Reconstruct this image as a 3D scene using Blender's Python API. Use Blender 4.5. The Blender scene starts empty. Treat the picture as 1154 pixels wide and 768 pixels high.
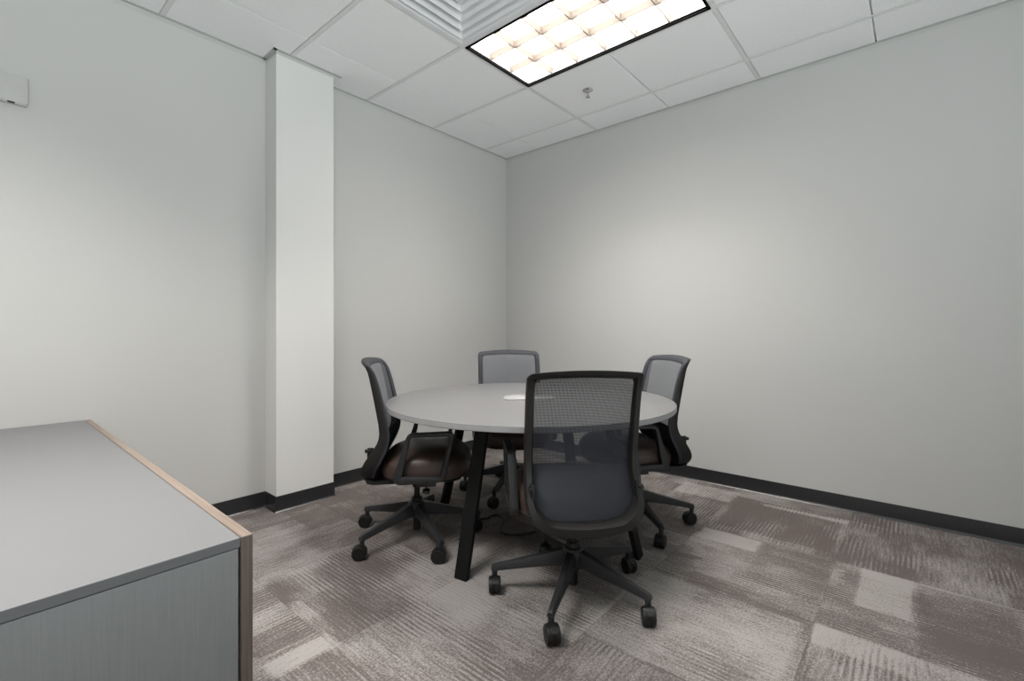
import bpy, bmesh, math, random
from mathutils import Vector, Matrix
random.seed(7)
S = bpy.context.scene
C = S.collection
PI = math.pi
H = 2.7237           # ceiling height
EYE = 1.0756

# ------------------------------------------------------------------ helpers
def obj(name, bm, mats, parent=None, smooth=40):
    me = bpy.data.meshes.new(name)
    bmesh.ops.recalc_face_normals(bm, faces=bm.faces[:])
    bm.to_mesh(me); bm.free()
    if not isinstance(mats, (list, tuple)): mats = [mats]
    for m in mats: me.materials.append(m)
    if smooth:
        for p in me.polygons: p.use_smooth = True
        me.set_sharp_from_angle(angle=math.radians(smooth))
    o = bpy.data.objects.new(name, me); C.objects.link(o)
    if parent: o.parent = parent
    return o

def empty(name, loc=(0, 0, 0), rz=0):
    o = bpy.data.objects.new(name, None); C.objects.link(o)
    o.location = loc; o.rotation_euler = (0, 0, rz)
    o.empty_display_size = 0.1
    return o

def tag(o, label, cat, group=None):
    o['label'] = label; o['category'] = cat
    if group: o['group'] = group
    return o

def struct(name, bm, mat, smooth=40):
    o = obj(name, bm, mat, None, smooth); o['kind'] = 'structure'; return o

def box(bm, lo, hi, bevel=0, seg=2, mi=0):
    g = bmesh.ops.create_cube(bm, size=1)
    vs = g['verts']
    for v in vs:
        v.co = Vector([lo[i] + (v.co[i] + .5) * (hi[i] - lo[i]) for i in range(3)])
    fs = list({f for v in vs for f in v.link_faces})
    if bevel:
        es = list({e for v in vs for e in v.link_edges})
        r = bmesh.ops.bevel(bm, geom=es, offset=bevel, segments=seg, affect='EDGES', profile=.5)
        fs = list({f for f in r['faces']} | {f for f in fs if f.is_valid})
    for f in fs:
        if f.is_valid: f.material_index = mi
    return vs

def loft(bm, rings, closed_ring=True, cap=True, loop=False, mi=0, mat_fn=None):
    R = [[bm.verts.new(p) for p in r] for r in rings]
    n = len(R[0]); m = len(R)
    for i in range(m if loop else m - 1):
        a = R[i]; b = R[(i + 1) % m]
        for j in range(n if closed_ring else n - 1):
            k = (j + 1) % n
            f = bm.faces.new((a[j], a[k], b[k], b[j]))
            f.material_index = mat_fn(i, j) if mat_fn else mi
    if cap and not loop:
        for r in (R[0], R[-1]):
            f = bm.faces.new(r); f.material_index = mi
    return R

def rrect(w, h, r, n=3):
    """rounded rectangle outline centred on 0"""
    pts = []
    for cx, cy, a0 in ((w/2-r, h/2-r, 0), (-w/2+r, h/2-r, 90), (-w/2+r, -h/2+r, 180), (w/2-r, -h/2+r, 270)):
        for k in range(n + 1):
            a = math.radians(a0 + 90 * k / n)
            pts.append((cx + r*math.cos(a), cy + r*math.sin(a)))
    return pts

def smooth_path(pts, n=8):
    """Catmull-Rom through pts"""
    P = [Vector(p) for p in pts]; out = []
    for i in range(len(P) - 1):
        p0 = P[max(i-1, 0)]; p1 = P[i]; p2 = P[i+1]; p3 = P[min(i+2, len(P)-1)]
        for k in range(n):
            t = k / n
            out.append(.5*((2*p1)+(p2-p0)*t+(2*p0-5*p1+4*p2-p3)*t*t+(3*p1-p0-3*p2+p3)*t**3))
    out.append(P[-1]); return out

def tube(bm, pts, r, n=8, cap=True):
    pts = [Vector(p) for p in pts]; rings = []
    up = Vector((0, 0, 1)); prev = None
    for i, p in enumerate(pts):
        t = (pts[min(i+1, len(pts)-1)] - pts[max(i-1, 0)]).normalized()
        if prev is None:
            a = up if abs(t.z) < .9 else Vector((1, 0, 0))
            s = t.cross(a).normalized()
        else:
            s = (prev - t * prev.dot(t)).normalized()
        prev = s; b = t.cross(s)
        rr = r[i] if isinstance(r, (list, tuple)) else r
        rings.append([p + rr*(math.cos(2*PI*k/n)*s + math.sin(2*PI*k/n)*b) for k in range(n)])
    loft(bm, rings, cap=cap)

def lathe(bm, prof, c=(0, 0, 0), n=24, M=None):
    rings = []
    for r, z in prof:
        ring = []
        for k in range(n):
            a = 2*PI*k/n
            p = Vector((r*math.cos(a), r*math.sin(a), z))
            if M: p = M @ p
            ring.append(p + Vector(c))
        rings.append(ring)
    loft(bm, rings)

def interp(tab, x):
    if x <= tab[0][0]: return tab[0][1:]
    for a, b in zip(tab, tab[1:]):
        if x <= b[0]:
            t = (x - a[0]) / (b[0] - a[0])
            return tuple(a[i] + t*(b[i]-a[i]) for i in range(1, len(a)))
    return tab[-1][1:]

# ------------------------------------------------------------------ node helpers
class NT:
    def __init__(s, name):
        s.m = bpy.data.materials.new(name); s.m.use_nodes = True
        s.t = s.m.node_tree; s.N = s.t.nodes; s.L = s.t.links
        s.b = s.N['Principled BSDF']; s.out = s.N['Material Output']
    def n(s, typ, **kw):
        o = s.N.new(typ)
        for k, v in kw.items(): setattr(o, k, v)
        return o
    def set(s, sock, v):
        if hasattr(v, 'is_output') or isinstance(v, bpy.types.NodeSocket): s.L.new(v, sock)
        else: sock.default_value = v
    def math(s, op, a, b=0, c=None, clamp=False):
        o = s.n('ShaderNodeMath', operation=op, use_clamp=clamp)
        s.set(o.inputs[0], a); s.set(o.inputs[1], b)
        if c is not None: s.set(o.inputs[2], c)
        return o.outputs[0]
    def comb(s, x, y, z=0):
        o = s.n('ShaderNodeCombineXYZ')
        for i, v in enumerate((x, y, z)): s.set(o.inputs[i], v)
        return o.outputs[0]
    def noise(s, vec, scale=5, detail=2, rough=.5, dim='3D'):
        o = s.n('ShaderNodeTexNoise', noise_dimensions=dim)
        if vec is not None: s.L.new(vec, o.inputs['Vector'])
        o.inputs['Scale'].default_value = scale; o.inputs['Detail'].default_value = detail
        o.inputs['Roughness'].default_value = rough
        return o.outputs['Fac']
    def white(s, vec):
        o = s.n('ShaderNodeTexWhiteNoise', noise_dimensions='3D'); s.L.new(vec, o.inputs['Vector'])
        return o.outputs['Value'], o.outputs['Color']
    def mixc(s, f, a, b):
        o = s.n('ShaderNodeMix', data_type='RGBA')
        s.set(o.inputs['Factor'], f); s.set(o.inputs[6], a); s.set(o.inputs[7], b)
        return o.outputs[2]
    def ss(s, x, lo, hi):
        o = s.n('ShaderNodeMapRange', interpolation_type='SMOOTHSTEP')
        s.set(o.inputs[0], x); o.inputs[1].default_value = lo; o.inputs[2].default_value = hi
        return o.outputs[0]
    def geo(s): return s.n('ShaderNodeNewGeometry').outputs['Position']
    def objc(s): return s.n('ShaderNodeTexCoord').outputs['Object']
    def bump(s, h, strength=.1, dist=.001):
        o = s.n('ShaderNodeBump'); o.inputs['Strength'].default_value = strength
        o.inputs['Distance'].default_value = dist
        s.L.new(h, o.inputs['Height']); s.L.new(o.outputs[0], s.b.inputs['Normal'])

def srgb(r, g, b):
    f = lambda c: (c/255)/12.92 if c/255 <= .04045 else ((c/255+.055)/1.055)**2.4
    return (f(r), f(g), f(b), 1)

def plain(name, col, rough=.5, spec=.5, metal=0, vary=.06, scale=30, bump=0):
    t = NT(name)
    nz = t.noise(t.objc(), scale, 3)
    a = tuple(c*(1-vary) for c in col[:3]) + (1,); b = tuple(min(1, c*(1+vary)) for c in col[:3]) + (1,)
    t.L.new(t.mixc(nz, a, b), t.b.inputs['Base Color'])
    t.b.inputs['Roughness'].default_value = rough
    t.b.inputs['Specular IOR Level'].default_value = spec
    t.b.inputs['Metallic'].default_value = metal
    if bump: t.bump(t.noise(t.objc(), scale*12, 2), bump, .001)
    return t.m

# ------------------------------------------------------------------ materials
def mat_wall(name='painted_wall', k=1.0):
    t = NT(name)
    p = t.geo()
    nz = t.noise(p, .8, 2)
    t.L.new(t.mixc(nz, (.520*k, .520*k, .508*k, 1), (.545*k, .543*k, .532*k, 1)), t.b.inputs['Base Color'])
    t.b.inputs['Roughness'].default_value = .75
    t.b.inputs['Specular IOR Level'].default_value = .25
    t.bump(t.noise(p, 220, 3, .6), .12, .0008)
    return t.m

def mat_tile():
    t = NT('ceiling_tile')
    p = t.geo()
    fine = t.noise(p, 260, 3, .7)
    t.L.new(t.mixc(t.ss(fine, .35, .65), (.84, .845, .855, 1), (.92, .925, .935, 1)), t.b.inputs['Base Color'])
    t.b.inputs['Roughness'].default_value = .9
    t.b.inputs['Specular IOR Level'].default_value = .1
    t.bump(fine, .25, .001)
    return t.m

def mat_carpet():
    t = NT('carpet_tiles')
    p = t.geo()
    sp = t.n('ShaderNodeSeparateXYZ'); t.L.new(p, sp.inputs[0])
    X, Y = sp.outputs[0], sp.outputs[1]
    T = .6096
    a = t.math('DIVIDE', t.math('ADD', X, 1.385+20*T), T)
    b = t.math('DIVIDE', t.math('ADD', Y, 2.73+20*T), T)
    ia, ib = t.math('FLOOR', a), t.math('FLOOR', b)
    fa, fb = t.math('FRACT', a), t.math('FRACT', b)
    rv, rc = t.white(t.comb(ia, ib, 3.7))
    rs = t.n('ShaderNodeSeparateColor'); t.L.new(rc, rs.inputs[0])
    sw = t.math('GREATER_THAN', rs.outputs[0], .5)
    def lerp(f, x, y): return t.math('ADD', x, t.math('MULTIPLY', f, t.math('SUBTRACT', y, x)))
    u = lerp(sw, fa, fb); v = lerp(sw, fb, fa)          # u along the pile lines, v across
    ox = t.math('MULTIPLY', rs.outputs[1], 37.0); oy = t.math('MULTIPLY', rs.outputs[2], 53.0)
    # broad soft patches
    big = t.noise(t.comb(t.math('ADD', t.math('MULTIPLY', u, 1.6), ox), t.math('ADD', t.math('MULTIPLY', v, 2.6), oy), 0), 1.0, 2, .55)
    # hard-edged blocks, two sizes
    jig = t.math('MULTIPLY', t.math('SUBTRACT', t.noise(t.comb(t.math('MULTIPLY', u, 3), t.math('MULTIPLY', v, 30), ox), 1.0, 1), .5), .5)
    bu = t.math('FLOOR', t.math('ADD', t.math('MULTIPLY', u, 2.2), t.math('ADD', ox, jig)))
    bv = t.math('FLOOR', t.math('ADD', t.math('MULTIPLY', v, 4.3), oy))
    blk, blc = t.white(t.comb(bu, bv, ia))
    cu = t.math('FLOOR', t.math('ADD', t.math('MULTIPLY', u, 4.1), t.math('ADD', oy, jig)))
    cv = t.math('FLOOR', t.math('ADD', t.math('MULTIPLY', v, 7.2), ox))
    blk2, blc2 = t.white(t.comb(cu, cv, ib))
    # parallel pile lines about 18 mm apart
    per = t.math('MULTIPLY', v, 2*PI*T/.0185)
    stripe = t.math('SINE', t.math('ADD', per, t.math('MULTIPLY', t.noise(t.comb(t.math('MULTIPLY', u, 9), t.math('MULTIPLY', v, 40), oy), 1.0, 1), 1.6)))
    smask = t.ss(t.noise(t.comb(t.math('MULTIPLY', u, 2.2), t.math('MULTIPLY', v, 3.1), t.math('ADD', ox, 9.0)), 1.0, 1), .50, .62)
    streak = t.noise(t.comb(t.math('MULTIPLY', u, 7), t.math('MULTIPLY', v, 95), ox), 1.0, 3, .6)
    fine = t.noise(p, 300, 2, .7)
    mid = t.noise(p, 120, 3, .8)
    m = t.math('ADD', t.math('MULTIPLY', big, 1.15), t.math('MULTIPLY', blk, .26))
    m = t.math('ADD', m, t.math('MULTIPLY', blk2, .14))
    m = t.math('ADD', m, t.math('MULTIPLY', t.math('SUBTRACT', rv, .5), .06))
    # woven-in bright and dark blocks
    def rect(x0, x1, y0, y1, val, soft=.012):
        fx = t.math('MULTIPLY', t.ss(X, x0-soft, x0+soft), t.math('SUBTRACT', 1, t.ss(X, x1-soft, x1+soft)))
        fy = t.math('MULTIPLY', t.ss(Y, y0-soft, y0+soft), t.math('SUBTRACT', 1, t.ss(Y, y1-soft, y1+soft)))
        return t.math('MULTIPLY', t.math('MULTIPLY', fx, fy), val)
    for r in RECTS:
        m = t.math('ADD', m, rect(*r))
    s1 = t.math('MULTIPLY', t.math('MULTIPLY', stripe, smask), .24)
    s2 = t.math('MULTIPLY', t.math('SUBTRACT', streak, .5), 1.0)
    s3 = t.math('MULTIPLY', t.math('SUBTRACT', mid, .5), 2.1)
    m = t.math('ADD', m, t.math('ADD', s1, t.math('ADD', s2, s3)))
    f = t.ss(m, .46, 1.40)
    col = t.mixc(f, (.112, .095, .088, 1), (.305, .286, .273, 1))
    tint = t.mixc(t.math('MULTIPLY', rs.outputs[2], .5), (1, 1, 1, 1), (1.01, .992, .985, 1))
    mm = t.n('ShaderNodeMix', data_type='RGBA', blend_type='MULTIPLY'); mm.inputs['Factor'].default_value = 1
    t.L.new(col, mm.inputs[6]); t.L.new(tint, mm.inputs[7])
    # yarn speckle and tile seams
    spk = t.math('ADD', .58, t.math('MULTIPLY', fine, .84))
    def seam(fr): return t.math('LESS_THAN', t.math('MINIMUM', fr, t.math('SUBTRACT', 1, fr)), .0028)
    sm = t.math('SUBTRACT', 1, t.math('MULTIPLY', t.math('MAXIMUM', seam(fa), seam(fb)), .22))
    k = t.math('MULTIPLY', spk, sm)
    hs = t.n('ShaderNodeHueSaturation'); t.L.new(mm.outputs[2], hs.inputs['Color']); t.L.new(k, hs.inputs['Value'])
    t.L.new(hs.outputs[0], t.b.inputs['Base Color'])
    t.b.inputs['Roughness'].default_value = .95
    t.b.inputs['Specular IOR Level'].default_value = .08
    t.bump(t.math('ADD', fine, t.math('MULTIPLY', stripe, .3)), .5, .003)
    return t.m

def mat_laminate(name, c0, c1, axis=2, rough=.38):
    """brushed vertical-grain laminate"""
    t = NT(name)
    mp = t.n('ShaderNodeMapping'); t.L.new(t.geo(), mp.inputs[0])
    sc = [420, 420, 420]; sc[axis] = 9
    mp.inputs['Scale'].default_value = sc
    nz = t.noise(mp.outputs[0], 1, 3, .6)
    t.L.new(t.mixc(nz, c0, c1), t.b.inputs['Base Color'])
    t.b.inputs['Roughness'].default_value = rough
    t.bump(nz, .05, .0005)
    return t.m

def mat_wood(name='wood_laminate', k=1.0, sc=(160, 3.0, 160)):
    t = NT(name)
    mp = t.n('ShaderNodeMapping'); t.L.new(t.geo(), mp.inputs[0])
    mp.inputs['Scale'].default_value = sc
    g = t.noise(mp.outputs[0], 1, 4, .65)
    t.L.new(t.mixc(t.ss(g, .3, .7), (.185*k, .142*k, .113*k, 1), (.265*k, .212*k, .174*k, 1)), t.b.inputs['Base Color'])
    t.b.inputs['Roughness'].default_value = .45
    return t.m

MESH_LIT, MESH_SHADED = (.098, .104, .118, 1), (.015, .017, .024, 1)  # one mesh: lit front and shaded back are put into its colour
def mat_mesh():
    t = NT('woven_mesh')
    sp = t.n('ShaderNodeSeparateXYZ'); t.L.new(t.objc(), sp.inputs[0])
    wy = t.math('SINE', t.math('MULTIPLY', sp.outputs[1], 2*PI/.0042))
    wz = t.math('SINE', t.math('MULTIPLY', sp.outputs[2], 2*PI/.0050))
    hole = t.math('MULTIPLY', t.ss(wy, -.55, .25), t.ss(wz, -.75, -.05))
    hole = t.math('MULTIPLY', hole, .66)
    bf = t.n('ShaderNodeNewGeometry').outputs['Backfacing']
    t.L.new(t.mixc(bf, MESH_LIT, MESH_SHADED), t.b.inputs['Base Color'])
    t.b.inputs['Roughness'].default_value = .7
    tr = t.n('ShaderNodeBsdfTransparent')
    mx = t.n('ShaderNodeMixShader')
    t.L.new(hole, mx.inputs[0]); t.L.new(t.b.outputs[0], mx.inputs[1]); t.L.new(tr.outputs[0], mx.inputs[2])
    t.L.new(mx.outputs[0], t.out.inputs[0])
    return t.m

def mat_lumbar():
    t = NT('lumbar_fabric')
    sp = t.n('ShaderNodeSeparateXYZ'); t.L.new(t.objc(), sp.inputs[0])
    rib = t.math('SINE', t.math('MULTIPLY', sp.outputs[1], 2*PI/.0062))
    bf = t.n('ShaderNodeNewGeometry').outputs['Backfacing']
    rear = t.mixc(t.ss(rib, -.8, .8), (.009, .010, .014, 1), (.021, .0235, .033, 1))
    t.L.new(t.mixc(bf, (.070, .074, .084, 1), rear), t.b.inputs['Base Color'])  # front toned as lit, back as shaded, by colour alone
    t.b.inputs['Roughness'].default_value = .8
    return t.m

def mat_emit(name, col, strength):
    t = NT(name)
    t.b.inputs['Base Color'].default_value = col
    t.b.inputs['Emission Color'].default_value = col
    nz = t.noise(t.objc(), 14, 1)
    st = t.math('MULTIPLY', t.math('ADD', .92, t.math('MULTIPLY', nz, .16)), strength)
    t.L.new(st, t.b.inputs['Emission Strength'])
    return t.m

# x0,x1,y0,y1,gain : light and dark fields woven into the carpet tiles
RECTS = [
    (-1.52, -1.385, -3.34, -2.735, .55), (-1.72, -1.52, -3.34, -2.735, .22),
    (-1.15, -.78, -3.00, -2.83, .50), (-.86, -.79, -3.0, -2.83, .15),
    (-.32, -.09, -2.13, -1.78, .42), (-.235, -.195, -2.72, -2.30, .5),
    (-.70, -.25, -2.70, -2.16, -.26), (-.93, -.79, -2.42, -2.14, .5),
    (-1.3, -.94, -2.40, -2.14, .10), (-1.22, -.80, -2.72, -2.44, -.15),
    (-.77, -.19, -3.0, -2.74, -.15), (-1.37, -.80, -3.3, -3.02, -.25),
    (-2.80, -2.58, -1.52, -1.43, .5), (-2.58, -2.05, -1.49, -.95, -.06, .03),
    (-2.66, -2.3, -.95, -.35, .3, .05), (-2.25, -1.75, -1.78, -1.25, .42, .07),
    (-1.98, -1.42, -2.7, -2.1, .30), (-2.58, -2.02, -2.1, -1.55, .06),
    (-2.2, -1.5, -.55, -.1, -.2),
]
M_WALL = mat_wall(); M_COL = mat_wall('column_lightened', 1.28); M_TILE = mat_tile(); M_CARPET = mat_carpet()  # column is the wall colour lightened, its extra brightness put into the base colour
M_GRID = plain('grid_tee', (.72, .725, .72), .5, vary=.03)
M_ANGLE = plain('wall_angle', (.50, .505, .49), .5, vary=.03)
M_BASE = plain('vinyl_base', (.021, .021, .023), .28, vary=.1)
M_BLACK = plain('black_plastic', (.009, .009, .009), .45, spec=.35, vary=.15, bump=.08)
M_CHAR = plain('charcoal_plastic', (.022, .022, .024), .42, spec=.4, vary=.12, bump=.08)
M_FRAME = plain('frame_plastic', (.013, .012, .011), .5, spec=.3, vary=.12, bump=.08)
M_TRIM = plain('mesh_edge_fabric', (.030, .032, .041), .75, vary=.1, scale=60)
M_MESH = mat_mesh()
M_LUMBAR = mat_lumbar()
M_SEAT = plain('brown_upholstery', (.052, .032, .027), .42, vary=.15, scale=25, bump=.1)
M_CHROME = plain('chrome', (.6, .6, .6), .2, metal=1)
M_STEEL = plain('black_steel', (.003, .003, .0032), .55, spec=.25, vary=.1)
M_TOP = plain('grey_laminate', (.165, .163, .164), .40, vary=.03, scale=60)
M_TOPEDGE = plain('grey_edge_band', (.25, .25, .255), .45, vary=.03)
M_CABTOP = plain('pale_grey_laminate', (.165, .165, .169), .42, vary=.03, scale=70)
M_CABSIDE = mat_laminate('grey_laminate_side', (.185, .189, .193, 1), (.26, .266, .271, 1))
M_CABEDGE = mat_laminate('grey_laminate_edge', (.095, .098, .102, 1), (.15, .155, .16, 1), axis=0)
M_WOOD = mat_wood(); M_WOODEDGE = mat_wood('wood_edge', .55, (160, 160, 3.0))
M_WHITE = plain('white_enamel', (.74, .75, .77), .4, vary=.02)
M_WPLAST = plain('white_plastic', (.50, .50, .485), .45, vary=.03)
M_COVER = plain('cover_plastic', (.28, .28, .28), .6, spec=.3, vary=.02)
M_FIXBLACK = plain('fixture_reveal', (.004, .004, .004), .9, spec=.05)
M_LAMP = mat_emit('lamp_glow', (1.0, .965, .925, 1), 8.6)
M_LOUVER = plain('louver_aluminium', (.134, .112, .092), .7, metal=.0, vary=.12, scale=9)
M_CORD = plain('black_rubber', (.012, .012, .012), .5)

# ------------------------------------------------------------------ room shell
XW, YW = -5.2, -4.6          # how far the floor, ceiling and the two walls run past the camera
bm = bmesh.new(); box(bm, (XW, YW, -.12), (0, 0, 0)); struct('floor', bm, M_CARPET, 0)
bm = bmesh.new(); box(bm, (XW, 0, -.12), (0.12, .12, H+.15)); struct('wall_left', bm, M_WALL, 0)
bm = bmesh.new(); box(bm, (0, YW, -.12), (.12, 0, H+.15)); struct('wall_right', bm, M_WALL, 0)
bm = bmesh.new(); box(bm, (XW-.12, YW, -.12), (XW, .12, H+.15)); struct('wall_back', bm, M_WALL, 0)
bm = bmesh.new(); box(bm, (-1.55, YW-.12, -.12), (.12, YW, H+.15)); struct('wall_front', bm, M_WALL, 0)
CX0, CX1, CYF = -2.221, -1.862, -.152
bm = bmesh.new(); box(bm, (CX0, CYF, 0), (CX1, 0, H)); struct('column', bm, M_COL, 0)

# coved vinyl base
def cove(bm, path, hgt=.0905):
    prof = [(.0, hgt), (.004, hgt), (.005, hgt-.003), (.005, .016), (.0065, .008), (.012, .002), (.014, 0), (0, 0)]
    P = [Vector(p) for p in path]; rings = []
    for i, p in enumerate(P):
        n = Vector((0, 0))
        d0 = (P[i]-P[i-1]).normalized() if i else None
        d1 = (P[i+1]-P[i]).normalized() if i < len(P)-1 else None
        ns = [Vector((d.y, -d.x)) for d in (d0, d1) if d]
        n = sum(ns, Vector((0, 0)))
        n = n / (n.dot(ns[0]))
        rings.append([(p.x+n.x*a, p.y+n.y*a, z) for a, z in prof])
    loft(bm, rings)
bm = bmesh.new(); cove(bm, [(XW, 0), (CX0, 0), (CX0, CYF), (CX1, CYF), (CX1, 0), (0, 0)])
struct('baseboard_left', bm, M_BASE)
bm = bmesh.new(); cove(bm, [(0, 0), (0, YW)])
struct('baseboard_right', bm, M_BASE)

# suspended ceiling: tiles (2 x 4 ft with a scored centre line), tees, wall angle
T = .6096; CC = .3083; RR = .3977
FX0, FX1, FY0, FY1 = -(CC+2*T), -(CC+T), -(RR+3*T), -(RR+T)     # troffer opening
DX0, DX1, DY0, DY1 = -(CC+3*T), -(CC+2*T), -(RR+2*T), -(RR+T)   # diffuser opening
xs = [0] + [-(CC+T*k) for k in range(0, 9)]
ys = [0] + [-(RR+T*k) for k in range(0, 8)]
bm = bmesh.new()
def tile(bm, x0, x1, y0, y1, g0, g1, gx0, gx1):
    """one square of a tile: raised field with bevelled reveal"""
    a = (x0+gx0, x1-gx1, y0+g0, y1-g1)
    zt, zb = H+.02, H+.0005
    lo = [(a[0], a[2]), (a[1], a[2]), (a[1], a[3]), (a[0], a[3])]
    e = .003
    li = [(a[0]+e, a[2]+e), (a[1]-e, a[2]+e), (a[1]-e, a[3]-e), (a[0]+e, a[3]-e)]
    loft(bm, [[(x, y, zt) for x, y in lo], [(x, y, zb+.003) for x, y in lo], [(x, y, zb) for x, y in li]])
for i in range(len(xs)-1):
    for j in range(len(ys)-1):
        x1, x0 = xs[i], xs[i+1]; y1, y0 = ys[j], ys[j+1]
        if x0 >= FX0-.01 and x1 <= FX1+.01 and y0 >= FY0-.01 and y1 <= FY1+.01: continue
        if x0 >= DX0-.01 and x1 <= DX1+.01 and y0 >= DY0-.01 and y1 <= DY1+.01: continue
        # k = 1,3,5.. boundaries are tees; k = 0,2,4.. are scored centre lines
        def gy(k): return .0125 if (k % 2 == 1) else .0035
        g1 = .0 if j == 0 else gy(j-1); g0 = gy(j)
        tile(bm, x0, x1, y0, y1, g0, g1, .0125, 0 if i == 0 else .0125)
def slab(bm, x0, x1, y0, y1, z0, z1): box(bm, (x0, y0, z0), (x1, y1, z1))
# backing above the tiles, open over the fixtures
for r in ((XW, DX0, YW, 0), (DX0, FX1, FY1, 0), (FX1, 0, YW, 0), (DX0, DX1, YW, DY0), (FX0, FX1, YW, FY0)):
    slab(bm, r[0], r[1], r[2], r[3], H+.015, H+.14)
struct('ceiling', bm, M_TILE, 0)
bm = bmesh.new()
hw = .0105
for k in range(0, 9):
    x = -(CC+T*k); box(bm, (x-hw, YW, H-.001), (x+hw, 0, H+.012))
for k in range(1, 8, 2):
    y = -(RR+T*k); box(bm, (XW, y-hw, H-.0012), (0, y+hw, H+.012))
struct('trim_1', bm, M_GRID, 0)
bm = bmesh.new()
aw = .022
box(bm, (XW, -aw, H-.002), (CX0, 0, H)); box(bm, (CX1, -aw, H-.002), (0, 0, H))
box(bm, (CX0-aw, CYF-aw, H-.002), (CX0, 0, H)); box(bm, (CX0-aw, CYF-aw, H-.002), (CX1+.05, CYF, H))
box(bm, (-aw, YW, H-.002), (0, 0, H))
# short vertical flange on the walls
box(bm, (XW, -.0015, H-.020), (CX0, 0, H)); box(bm, (CX1, -.0015, H-.020), (0, 0, H)); box(bm, (-.0015, YW, H-.020), (0, 0, H))
box(bm, (CX0, CYF-.0015, H-.018), (CX1+.004, CYF, H)); box(bm, (CX0-.0015, CYF, H-.018), (CX0, 0, H))
struct('trim_2', bm, M_ANGLE, 0)

# ------------------------------------------------------------------ ceiling light
lt = empty('ceiling_light', ((FX0+FX1)/2, (FY0+FY1)/2, H))
tag(lt, 'bright recessed rectangular troffer light with louvered cells and thin black frame in the ceiling', 'ceiling light')
LX, LY = T/2-.0105, T-.0105
bm = bmesh.new()
for (a0, a1, b0, b1) in ((-LX, -LX+.014, -LY, LY), (LX-.014, LX, -LY, LY), (-LX, LX, -LY, -LY+.014), (-LX, LX, LY-.014, LY)):
    box(bm, (a0, b0, -.006), (a1, b1, .012))
obj('frame', bm, M_FIXBLACK, lt, 0)
ix, iy = LX-.014, LY-.014
bm = bmesh.new()   # housing with sloping sides
z0, z1 = .0, .125
for (p, q) in (((-ix, -iy), (ix, -iy)), ((ix, -iy), (ix, iy)), ((ix, iy), (-ix, iy)), ((-ix, iy), (-ix, -iy))):
    vs = [bm.verts.new((p[0], p[1], z0)), bm.verts.new((q[0], q[1], z0)), bm.verts.new((q[0], q[1], z1)), bm.verts.new((p[0], p[1], z1))]
    bm.faces.new(vs)
box(bm, (-LX, -LY, .125), (LX, LY, .14))
obj('housing', bm, M_WHITE, lt, 0)
bm = bmesh.new(); box(bm, (-ix+.002, -iy+.002, .062), (ix-.002, iy-.002, .07))
obj('glow_panel', bm, M_LAMP, lt, 0)
for k in range(3):
    bm = bmesh.new(); x = (k-1)*2*ix/3
    tube(bm, [(x, -iy+.02, .050), (x, iy-.02, .050)], .0100, 12)
    obj('lamp_tube', bm, M_LAMP, lt)
bm = bmesh.new()   # parabolic louver 3 x 6, V-shaped blades
def vblade(bm, p, q, wt, wb, zb, zt):
    p = Vector(p); q = Vector(q); d = (q-p).normalized(); n = Vector((-d.y, d.x))
    rings = []
    for c in (p, q):
        rings.append([(c.x+n.x*s*w, c.y+n.y*s*w, z) for s, w, z in ((-1, wb, zb), (1, wb, zb), (1, (wt*.4+wb*.6), (zb+zt)/2), (1, wt, zt), (-1, wt, zt), (-1, (wt*.4+wb*.6), (zb+zt)/2))])
    loft(bm, rings)
for k in (1, 2):
    x = -ix + 2*ix*k/3; vblade(bm, (x, -iy), (x, iy), .011, .003, .004, .042)
for k in range(1, 6):
    y = -iy + 2*iy*k/6; vblade(bm, (-ix, y), (ix, y), .009, .0025, .004, .042)
obj('louver', bm, M_LOUVER, lt, 0)

# ------------------------------------------------------------------ air diffuser
df = empty('air_diffuser', ((DX0+DX1)/2, (DY0+DY1)/2, H))
tag(df, 'white square air diffuser with stepped nested vanes beside the ceiling light', 'air vent')
def sq_ring(bm, prof):
    """square frustum ring from (half-size, z) pairs"""
    rings = [[(s*h, t*h, z) for s, t in ((-1, -1), (1, -1), (1, 1), (-1, 1))] for h, z in prof]
    loft(bm, rings, cap=False)
bm = bmesh.new(); sq_ring(bm, [(.297, .001), (.297, -.004), (.275, -.004), (.262, .004), (.25, .03), (.25, .12)])
obj('frame', bm, M_WHITE, df, 0)
for h in (.252, .197, .142, .087):
    bm = bmesh.new(); sq_ring(bm, [(h, -.004), (h-.004, -.006), (h-.018, .008), (h-.034, .034), (h-.046, .050), (h-.05, .05), (h-.036, .03), (h-.016, .012), (h, -.002)])
    obj('vane', bm, M_WHITE, df, 0)
bm = bmesh.new(); box(bm, (-.045, -.045, -.004), (.045, .045, .004), .003)
obj('center_plate', bm, M_WHITE, df, 0)
bm = bmesh.new(); box(bm, (-.29, -.29, .12), (.29, .29, .14)); obj('back_pan', bm, M_WHITE, df, 0)

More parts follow.
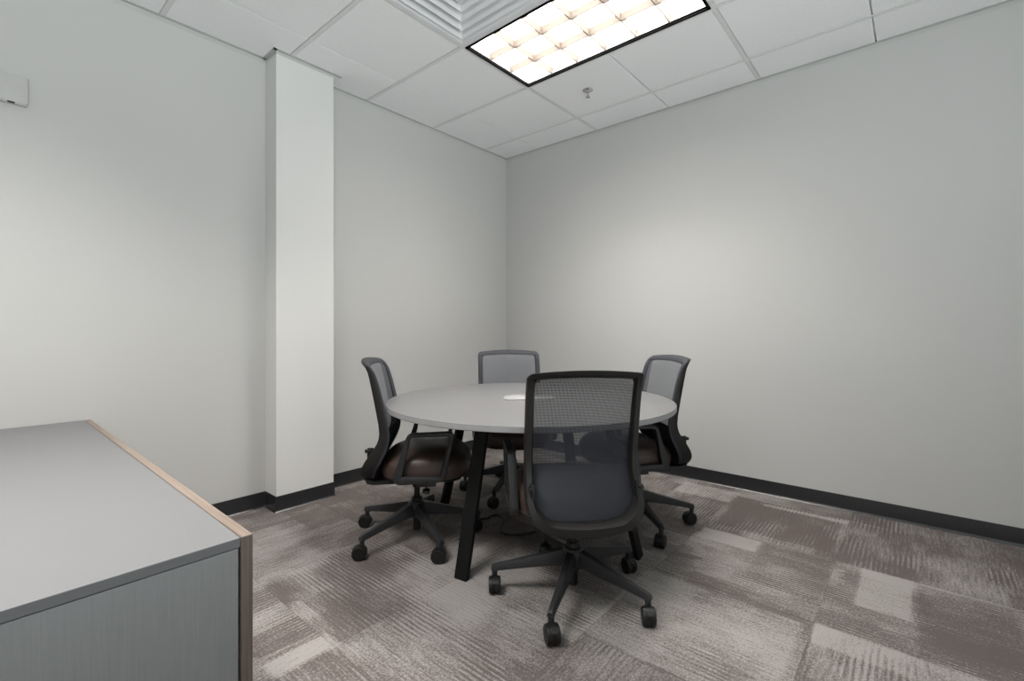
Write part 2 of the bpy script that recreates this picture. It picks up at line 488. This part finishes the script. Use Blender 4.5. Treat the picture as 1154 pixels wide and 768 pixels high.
# ------------------------------------------------------------------ sprinkler
sk = empty('fire_sprinkler', (-.627, -1.30, H))
tag(sk, 'small chrome pendant fire sprinkler head hanging from a ceiling tile', 'sprinkler')
bm = bmesh.new(); lathe(bm, [(.001, .0005), (.036, .0005), (.036, -.003), (.028, -.008), (.014, -.010), (.001, -.010)]); obj('escutcheon', bm, M_CHROME, sk)
bm = bmesh.new()
lathe(bm, [(.001, -.008), (.011, -.008), (.011, -.018), (.001, -.018)], n=12)
for s in (-1, 1): tube(bm, smooth_path([(s*.009, 0, -.016), (s*.014, 0, -.03), (s*.004, 0, -.048)], 5), .0028, 6)
lathe(bm, [(.001, -.016), (.0026, -.018), (.0026, -.045), (.001, -.046)], n=8)
obj('frame_arms', bm, M_CHROME, sk)
bm = bmesh.new(); lathe(bm, [(.001, -.046), (.005, -.046), (.016, -.049), (.016, -.051), (.001, -.051)], n=16); obj('deflector', bm, M_CHROME, sk)

# ------------------------------------------------------------------ box high on the left wall
wd = empty('wall_box', (-3.36, 0, 2.065))
tag(wd, 'shallow off-white plastic box mounted high on the left wall at the photo edge', 'wall box')
bm = bmesh.new(); box(bm, (-.123, -.026, .008), (.123, 0, .126), .003); obj('cover', bm, M_WPLAST, wd)
bm = bmesh.new(); box(bm, (-.119, -.022, .002), (.119, 0, .008)); obj('base_plate', bm, M_WPLAST, wd, 0)
bm = bmesh.new(); box(bm, (.060, -.0275, .002), (.083, -.016, .0075), .001); obj('latch', bm, M_CHAR, wd)

# ------------------------------------------------------------------ credenza
CZ = .644
cr = empty('credenza', (-3.048, -1.952, 0))
tag(cr, 'long low grey credenza with wood edged front standing against the left wall', 'cabinet')
D, L = .585, 1.945
bm = bmesh.new(); box(bm, (-D, 0, CZ-.0205), (-.0005, L, CZ), .0012, 1)
for f in bm.faces:
    if f.calc_center_median().z < CZ-.001: f.material_index = 1
obj('top', bm, [M_CABTOP, M_CABEDGE], cr, 0)
bm = bmesh.new(); box(bm, (-D, .0008, .05), (-.0045, .020, CZ-.0217), .0006, 1); obj('side_panel', bm, M_CABSIDE, cr, 0)
bm = bmesh.new(); box(bm, (-D, L-.02, .05), (-.0045, L-.001, CZ-.0217), .0006, 1); obj('side_panel', bm, M_CABSIDE, cr, 0)
bm = bmesh.new(); box(bm, (-D, .021, .05), (-D+.012, L-.021, CZ-.0217)); obj('back_panel', bm, M_CABSIDE, cr, 0)
bm = bmesh.new(); box(bm, (-D+.012, .021, .05), (-.02, L-.021, .07)); obj('bottom_panel', bm, M_CABSIDE, cr, 0)
bm = bmesh.new(); box(bm, (-D+.02, .02, 0), (-.05, L-.02, .05)); obj('plinth', bm, M_STEEL, cr, 0)
bm = bmesh.new(); box(bm, (.0005, -.003, .05), (.0225, L, CZ+.001), .0012, 1)
for f in bm.faces:
    if abs(f.normal.y) > .7: f.material_index = 1
fp = obj('front_panel', bm, [M_WOOD, M_WOODEDGE], cr, 0); fp['label'] = 'wood grain front panel'

# ------------------------------------------------------------------ table
TC = Vector((-1.437, -1.434, 0)); TZ = .706; TR = .749
tb = empty('round_table', TC, math.radians(9.0))
tag(tb, 'round meeting table with pale grey top and splayed black legs between the four chairs', 'table')
bm = bmesh.new()
lathe(bm, [(.001, TZ), (TR-.003, TZ), (TR-.0008, TZ-.0008), (TR, TZ-.003), (TR, TZ-.023), (TR-.002, TZ-.025), (.001, TZ-.025)], n=128)
for f in bm.faces:
    if abs(f.calc_center_median().z-(TZ-.013)) < .0105: f.material_index = 1
obj('tabletop', bm, [M_TOP, M_TOPEDGE], tb, 25)
def bar(bm, p, q, w, d, rad):
    """flat bar from p to q; w across (tangential), d along the radial direction"""
    p = Vector(p); q = Vector(q); r = Vector(rad).normalized(); tn = Vector((-r.y, r.x, 0))
    rings = []
    for c in (p, q): rings.append([c + tn*a*w/2 + r*b*d/2 for a, b in ((-1, -1), (1, -1), (1, 1), (-1, 1))])
    loft(bm, rings)
for k in range(4):
    a = PI/2*k; r = Vector((math.cos(a), math.sin(a), 0))
    bm = bmesh.new(); bar(bm, r*.425+Vector((0, 0, TZ-.028)), r*.594, .066, .024, r)
    bmesh.ops.bevel(bm, geom=bm.edges[:], offset=.002, segments=1, affect='EDGES')
    obj('leg', bm, M_STEEL, tb, 0)
bm = bmesh.new()
for a in (0, PI/2):
    r = Vector((math.cos(a), math.sin(a), 0)); tn = Vector((-r.y, r.x, 0))
    z = Vector((0, 0, 1))
    rings = [[r*s*.43 + tn*x*.025 + z*zz for x, zz in ((-1, TZ-.065), (1, TZ-.065), (1, TZ-.0255), (-1, TZ-.0255))] for s in (-1, 1)]
    loft(bm, rings)
obj('under_frame', bm, M_STEEL, tb, 0)

pw = empty('power_cover', (TC.x-.005, TC.y+.0, TZ), math.radians(-49))
tag(pw, 'low white cover plate lying at the middle of the round table', 'power cover')
bm = bmesh.new()
rings = []
for sx, z in ((1, 0), (1, .004), (.93, .009), (.75, .0125)):
    rings.append([(x*sx, y*sx, z) for x, y in rrect(.27, .12, .03, 4)])
loft(bm, rings); obj('cover', bm, M_COVER, pw)

# ------------------------------------------------------------------ chair
PROF = [  # z, rear x, front x of the back frame
    (.345, -.196, -.150), (.360, -.213, -.157), (.388, -.222, -.154), (.414, -.222, -.146), (.450, -.205, -.128), (.484, -.182, -.110),
    (.520, -.156, -.096), (.545, -.142, -.089), (.575, -.136, -.088), (.62, -.139, -.094), (.703, -.154, -.109), (.80, -.173, -.132),
    (.865, -.187, -.153), (.890, -.196, -.168), (.910, -.213, -.187), (.922, -.230, -.205), (.932, -.247, -.230)]
PROF = [(z, a-.018, b-.018) for z, a, b in PROF]
def HWID(z): return interp([(.33, .198), (.40, .214), (.46, .221), (.56, .217), (.75, .217), (.88, .217), (.94, .216)], z)[0]
def cur(y): return -.030*(1-min(1, (y/.22)**2))
def zarch(y, z):   # the top rail rises to the middle, the bottom rail sags
    t = (1-min(1, (y/.22)**2))
    return z + (.016*t*max(0, (z-.80)/.13) if z > .8 else 0) - (.030*t*max(0, (.45-z)/.09) if z < .45 else 0)

def perimeter():
    """(y, z, inward normal, member width) all the way round the back frame"""
    z0, z1 = .361, .917; P = []
    rb, rt = .085, .022
    def side(sgn, up):
        zs = [z0+rb+(z1-rt-z0-rb)*k/20 for k in range(21)]
        return [(sgn*HWID(z), z) for z in (zs if up else zs[::-1])]
    def arc(cy, cz, r, a0, a1, n=6): return [(cy+r*math.cos(math.radians(a0+(a1-a0)*k/n)), cz+r*math.sin(math.radians(a0+(a1-a0)*k/n))) for k in range(1, n)]
    P += side(1, True)
    w1 = HWID(z1-rt); P += arc(w1-rt, z1-rt, rt, 0, 90)
    P += [(w1-rt-(2*(w1-rt))*k/12, z1) for k in range(13)]
    P += arc(-w1+rt, z1-rt, rt, 90, 180)
    P += side(-1, False)
    w0 = HWID(z0+rb); P += arc(-w0+rb, z0+rb, rb, 180, 270)
    P += [(-w0+rb+(2*(w0-rb))*k/12, z0) for k in range(13)]
    P += arc(w0-rb, z0+rb, rb, 270, 360)
    return P

def make_chair():
    root = empty('office_chair')
    # back frame -------------------------------------------------------
    P = perimeter(); n = len(P); rings = []
    for i in range(n):
        a = Vector(P[i-1]); b = Vector(P[(i+1) % n]); t = (b-a).normalized()
        inn = Vector((-t.y, t.x))
        y, z = P[i]
        wd = .030*abs(inn.x) + (.026 if z > .6 else .036)*abs(inn.y)
        yi, zi = y+inn.x*wd, z+inn.y*wd
        def pt(y, z, k):     # k: 0 rear ... 1 front
            xr, xf = interp(PROF, z)
            return Vector((xr+(xf-xr)*k+cur(y), y, zarch(y, z)))
        def lerp2(f): return (y+(yi-y)*f, z+(zi-z)*f)
        ring = [pt(*lerp2(.0), .22), pt(*lerp2(.0), .80), pt(*lerp2(.16), 1.0), pt(*lerp2(.84), 1.0),
                pt(*lerp2(1.0), .86), pt(*lerp2(1.0), .40), pt(*lerp2(.80), .06), pt(*lerp2(.18), 0)]
        rings.append(ring)
    bm = bmesh.new()
    loft(bm, rings, loop=True, mat_fn=lambda i, j: 1 if j in (1, 2, 3) else 0)
    obj('back_frame', bm, [M_FRAME, M_TRIM], root, 50)
    # mesh -------------------------------------------------------------
    bm = bmesh.new(); G = []
    NZ, NY = 44, 16
    for i in range(NZ+1):
        z = .386 + (.902-.386)*i/NZ
        row = []
        for j in range(NY+1):
            h = HWID(z)-.012
            if z < .44: h -= .034*((.44-z)/.054)**2
            y = -h + 2*h*j/NY
            xr, xf = interp(PROF, z)
            row.append(bm.verts.new((xr+(xf-xr)*.72+cur(y), y, zarch(y, z))))
        G.append(row)
    for i in range(NZ):
        for j in range(NY): bm.faces.new((G[i][j], G[i][j+1], G[i+1][j+1], G[i+1][j]))
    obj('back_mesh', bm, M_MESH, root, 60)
    bm = bmesh.new(); G = []
    for i in range(17):
        z = .394 + (.563-.394)*i/16; row = []
        for j in range(NY+1):
            h = HWID(z)-.020 - (.034*((.44-z)/.054)**2 if z < .44 else 0)
            y = -h+2*h*j/NY; xr, xf = interp(PROF, z)
            row.append(bm.verts.new((xr+(xf-xr)*.80+cur(y)+.003, y, zarch(y, z))))
        G.append(row)
    for i in range(16):
        for j in range(NY): bm.faces.new((G[i][j], G[i][j+1], G[i+1][j+1], G[i+1][j]))
    obj('lumbar_panel', bm, M_LUMBAR, root, 60)
    # lumbar adjusters on the two uprights
    for s in (-1, 1):
        bm = bmesh.new(); box(bm, (-.214, s*.196-.007, .455), (-.183, s*.196+.007, .515), .004)
        box(bm, (-.224, s*.203-.008, .494), (-.198, s*.203+.008, .510), .004)
        obj('lumbar_clip', bm, M_BLACK, root)
    # back support: plate curling from the bottom rail under the seat
    bm = bmesh.new()
    path = [(-.223, .372, .37), (-.214, .349, .36), (-.185, .340, .35), (-.10, .338, .33), (-.02, .338, .26), (.06, .335, .20)]
    rings = []
    for i, (x, z, w) in enumerate(path):
        rings.append([(x+cur(y)*(.6 if i < 3 else 0), y, z+zz) for y, zz in ((-w/2, -.009), (0, -.012), (w/2, -.009), (w/2, .009), (0, .008), (-w/2, .009))])
    loft(bm, rings); obj('back_support', bm, M_BLACK, root)
    # seat -------------------------------------------------------------
    def plan(ins, z, crown=0):
        out = []
        for k in range(48):
            a = 2*PI*k/48; c, s = math.cos(a), math.sin(a); e = .62 if c > 0 else .72
            x = math.copysign(abs(c)**e, c); y = math.copysign(abs(s)**.55, s)
            px = .056+(.226-ins)*x; py = (.238-ins)*y
            if px > .12: zz = z - .025*((px-.12)/.16)**2*min(1, max(0, (z-.37)/.08))
            elif px < .06: zz = z - .034*((.06-px)/.26)**2*min(1, max(0, (z-.37)/.08))
            else: zz = z
            out.append((px, py, zz))
        return out
    bm = bmesh.new()
    loft(bm, [plan(.022, .356), plan(.006, .362), plan(.001, .376), plan(0, .405), plan(.001, .428), plan(.006, .446), plan(.016, .460), plan(.034, .472), plan(.065, .482), plan(.11, .489), plan(.17, .493), plan(.22, .494)])
    obj('seat', bm, M_SEAT, root, 60)
    bm = bmesh.new()
    loft(bm, [[(.04+x, y, z) for x, y in rrect(.40-i, .40-i, .08, 5)] for z, i in ((.334, .05), (.340, .012), (.357, 0))])
    obj('seat_pan', bm, M_BLACK, root)
    bm = bmesh.new(); box(bm, (-.07, -.065, .292), (.10, .065, .338), .012); lathe(bm, [(.001, .262), (.022, .262), (.026, .295), (.001, .30)], n=16)
    obj('tilt_mechanism', bm, M_BLACK, root)
    bm = bmesh.new(); tube(bm, [(.05, -.07, .315), (.06, -.16, .312), (.062, -.20, .309)], .005, 8)
    box(bm, (.045, -.245, .302), (.08, -.195, .315), .005); obj('lever', bm, M_BLACK, root)
    # arms -------------------------------------------------------------
    for s in (-1, 1):
        cor = [(-.070, .372), (-.014, .582), (.188, .586), (.140, .372)]
        thk = [.040, .020, .020, .026]
        path = []
        for i in range(4):
            p = Vector(cor[i]); a = Vector(cor[i-1]); b = Vector(cor[(i+1) % 4])
            r = .020
            p0 = p+(a-p).normalized()*r; p1 = p+(b-p).normalized()*r
            for k in range(6):
                t = k/5; q = p0*(1-t)**2+p*2*t*(1-t)+p1*t*t
                path.append((q, thk[i]))
        m = len(path); rings = []
        for i in range(m):
            q, th = path[i]; tg = (path[(i+1) % m][0]-path[i-1][0]).normalized(); nn = Vector((-tg.y, tg.x))
            ring = []
            for ww, tt in rrect(.036, th, .006, 2):
                c = q+nn*tt; y = s*(.247 + .006*(q.y-.372)/.21) + ww
                ring.append((c.x, y, c.y))
            rings.append(ring)
        bm = bmesh.new(); loft(bm, rings, loop=True)
        box(bm, (.02, min(s*.14, s*.25), .336), (.11, max(s*.14, s*.25), .358), .006)
        obj('armrest', bm, M_CHAR, root)
    # column and base ---------------------------------------------------
    bm = bmesh.new()
    lathe(bm, [(.001, .040), (.019, .040), (.020, .05), (.020, .10), (.026, .11), (.027, .205), (.025, .212), (.001, .212)], n=20)
    lathe(bm, [(.001, .205), (.0145, .205), (.0145, .262), (.001, .262)], n=16)
    obj('gas_lift', bm, M_BLACK, root)
    bm = bmesh.new()
    lathe(bm, [(.022, .112), (.044, .115), (.047, .13), (.044, .178), (.036, .190), (.027, .192)], n=30)
    for k in range(5):
        a = 2*PI*k/5; r = Vector((math.cos(a), math.sin(a), 0)); tn = Vector((-r.y, r.x, 0)); rings = []
        for rr, zb, zt, w in ((.030, .120, .184, .050), (.07, .121, .176, .047), (.13, .115, .159, .041), (.20, .106, .141, .035), (.26, .097, .126, .029), (.305, .090, .116, .025), (.326, .087, .110, .024), (.333, .089, .105, .021)):
            ring = []
            for x, y in ((-.5, 0), (.5, 0), (.5, .55), (.30, 1), (-.30, 1), (-.5, .55)):
                ring.append(r*rr + tn*x*w*(1 if y < .9 else 1) + Vector((0, 0, zb+(zt-zb)*y)))
            rings.append(ring)
        loft(bm, rings)
        lathe(bm, [(.001, .064), (.011, .064), (.0125, .092), (.001, .094)], c=r*.32, n=12)
    base = obj('base', bm, M_CHAR, root, 35)
    # casters: two wheels under a hood
    cb = bmesh.new(); Rw = .033
    My = Matrix.Rotation(PI/2, 3, 'X')
    for s in (-1, 1):
        prof = [(.001, -.0095), (.025, -.0095), (Rw-.004, -.0095), (Rw-.0008, -.0075), (Rw, -.004), (Rw, .005), (Rw-.001, .0085), (Rw-.006, .0105), (Rw-.009, .0088), (.014, .0088), (.011, .0105), (.001, .0105)]
        lathe(cb, [(r, z*s) for r, z in prof], c=(-.012, s*.0145, Rw), n=28, M=My)
    lathe(cb, [(.001, -.006), (Rw-.004, -.006), (Rw-.004, .006), (.001, .006)], c=(-.012, 0, Rw), n=24, M=My)
    # hood
    rings = []
    for k in range(9):
        a = math.radians(-15+165*k/8); rr = Rw+.003
        c = Vector((-.012+rr*math.cos(a), 0, Rw+rr*math.sin(a))); ci = Vector((-.012+(rr-.008)*math.cos(a), 0, Rw+(rr-.008)*math.sin(a)))
        w = .0125 if 0 < k < 8 else .008
        rings.append([(c.x, -w, c.z), (c.x, w, c.z), (ci.x, w, ci.z), (ci.x, -w, ci.z)])
    loft(cb, rings)
    box(cb, (-.03, -.006, .016), (.008, .006, .058), .003)
    lathe(cb, [(.001, .045), (.010, .045), (.010, .068), (.001, .068)], n=12)
    c0 = None
    for k in range(5):
        a = 2*PI*k/5
        if c0 is None: c = c0 = obj('caster', cb, M_BLACK, base, 35)
        else:
            c = c0.copy(); C.objects.link(c); c.parent = base
        c.location = (.32*math.cos(a), .32*math.sin(a), 0)
    return root

def kids(o): return [c for c in bpy.data.objects if c.parent == o]
def copy_tree(o, parent=None):
    c = o.copy(); C.objects.link(c); c.parent = parent
    for ch in kids(o): copy_tree(ch, c)
    return c

CHAIRS = [  # x, y, facing, base angle, caster heading, label
    (-1.801, -1.950, 46.5, 128, (45, 52, 35, 60, 20), 'office chair nearest the viewer, its dark mesh back turned to us'),
    (-1.886, -1.044, -43, 108, (-45, -40, -52, -30, -48), 'office chair at the left side of the table, seen in profile beside the column'),
    (-1.031, -.968, 229, 200, (10, 100, 40, -60, 20), 'office chair behind the table facing us, in front of the room corner'),
    (-.971, -1.802, 140, 16, (120, 20, 60, 5, -35), 'office chair at the right side of the table, near the right wall'),
]
proto = make_chair()
trees = [proto] + [copy_tree(proto) for _ in CHAIRS[1:]]
for o, (x, y, f, ba, ch, lab) in zip(trees, CHAIRS):
    o.location = (x, y, 0); o.rotation_euler = (0, 0, math.radians(f))
    tag(o, lab, 'chair', 'office chairs around the round table')
    bs = [k for k in kids(o) if k.name.startswith('base')][0]
    bs.rotation_euler = (0, 0, math.radians(ba-f))
    for k, c in enumerate(kids(bs)):
        c.rotation_euler = (0, 0, math.radians(ch[k % 5]-ba))

# ------------------------------------------------------------------ power cord on the floor
bm = bmesh.new()
pts = [(-1.47, -.86, .006), (-1.52, -.98, .006), (-1.56, -1.08, .006), (-1.50, -1.16, .006), (-1.42, -1.17, .006), (-1.44, -1.25, .006), (-1.56, -1.33, .006), (-1.55, -1.42, .006), (-1.42, -1.50, .006), (-1.30, -1.50, .006)]
tube(bm, smooth_path(pts, 8), .0055, 8)
tag(obj('extension_cord', bm, M_CORD), 'black power cord curling on the carpet under the round table', 'cord')

# ------------------------------------------------------------------ light from the open side of the room; glow below horizon added as ceiling fill
w = bpy.data.worlds.new('World'); S.world = w; w.use_nodes = True
bg = w.node_tree.nodes['Background']; nt = w.node_tree
tc = nt.nodes.new('ShaderNodeTexCoord'); sx = nt.nodes.new('ShaderNodeSeparateXYZ'); mr = nt.nodes.new('ShaderNodeMapRange'); mx = nt.nodes.new('ShaderNodeMix'); mx.data_type = 'RGBA'
nt.links.new(tc.outputs['Generated'], sx.inputs[0]); nt.links.new(sx.outputs[2], mr.inputs[0])
mr.inputs[1].default_value = -.16; mr.inputs[2].default_value = .02
nt.links.new(mr.outputs[0], mx.inputs['Factor'])
mx.inputs[6].default_value = (4.0, 4.3, 4.3, 1); mx.inputs[7].default_value = (.24, .245, .24, 1)
nt.links.new(mx.outputs[2], bg.inputs[0]); bg.inputs[1].default_value = 1.0

# the troffer's own downward output, shaped by its parabolic louver
fl = bpy.data.lights.new('troffer_lamp', 'AREA'); fl.shape = 'RECTANGLE'; fl.size = 2*ix-.03; fl.size_y = 2*iy-.03
fl.energy = 26; fl.color = (1, .962, .92); fl.spread = math.radians(112)
fo = bpy.data.objects.new('troffer_lamp', fl); C.objects.link(fo); fo.location = ((FX0+FX1)/2, (FY0+FY1)/2, H+.038)

# the room's second ceiling lamp, over the near end of the room behind the viewer
al = bpy.data.lights.new('rear_ceiling_lamp', 'AREA'); al.shape = 'RECTANGLE'; al.size = .57; al.size_y = 1.18; al.spread = math.radians(125)
al.energy = 44; al.color = (1, .970, .935)
ao = bpy.data.objects.new('rear_ceiling_lamp', al); C.objects.link(ao); ao.location = (-3.66, -1.62, H-.02)

# ------------------------------------------------------------------ camera
cam = bpy.data.cameras.new('Camera'); co = bpy.data.objects.new('Camera', cam); C.objects.link(co)
cam.sensor_width = 36; cam.lens = 531.9/1154*36; cam.shift_y = -12.1/1154; cam.clip_start = .02
co.location = (-3.4243, -3.0191, EYE)
co.rotation_euler = (PI/2, 0, .7103-PI/2)
S.camera = co
S.view_settings.view_transform = 'Standard'
S.view_settings.look = 'None'
S.view_settings.exposure = .24
S.view_settings.gamma = 1.0
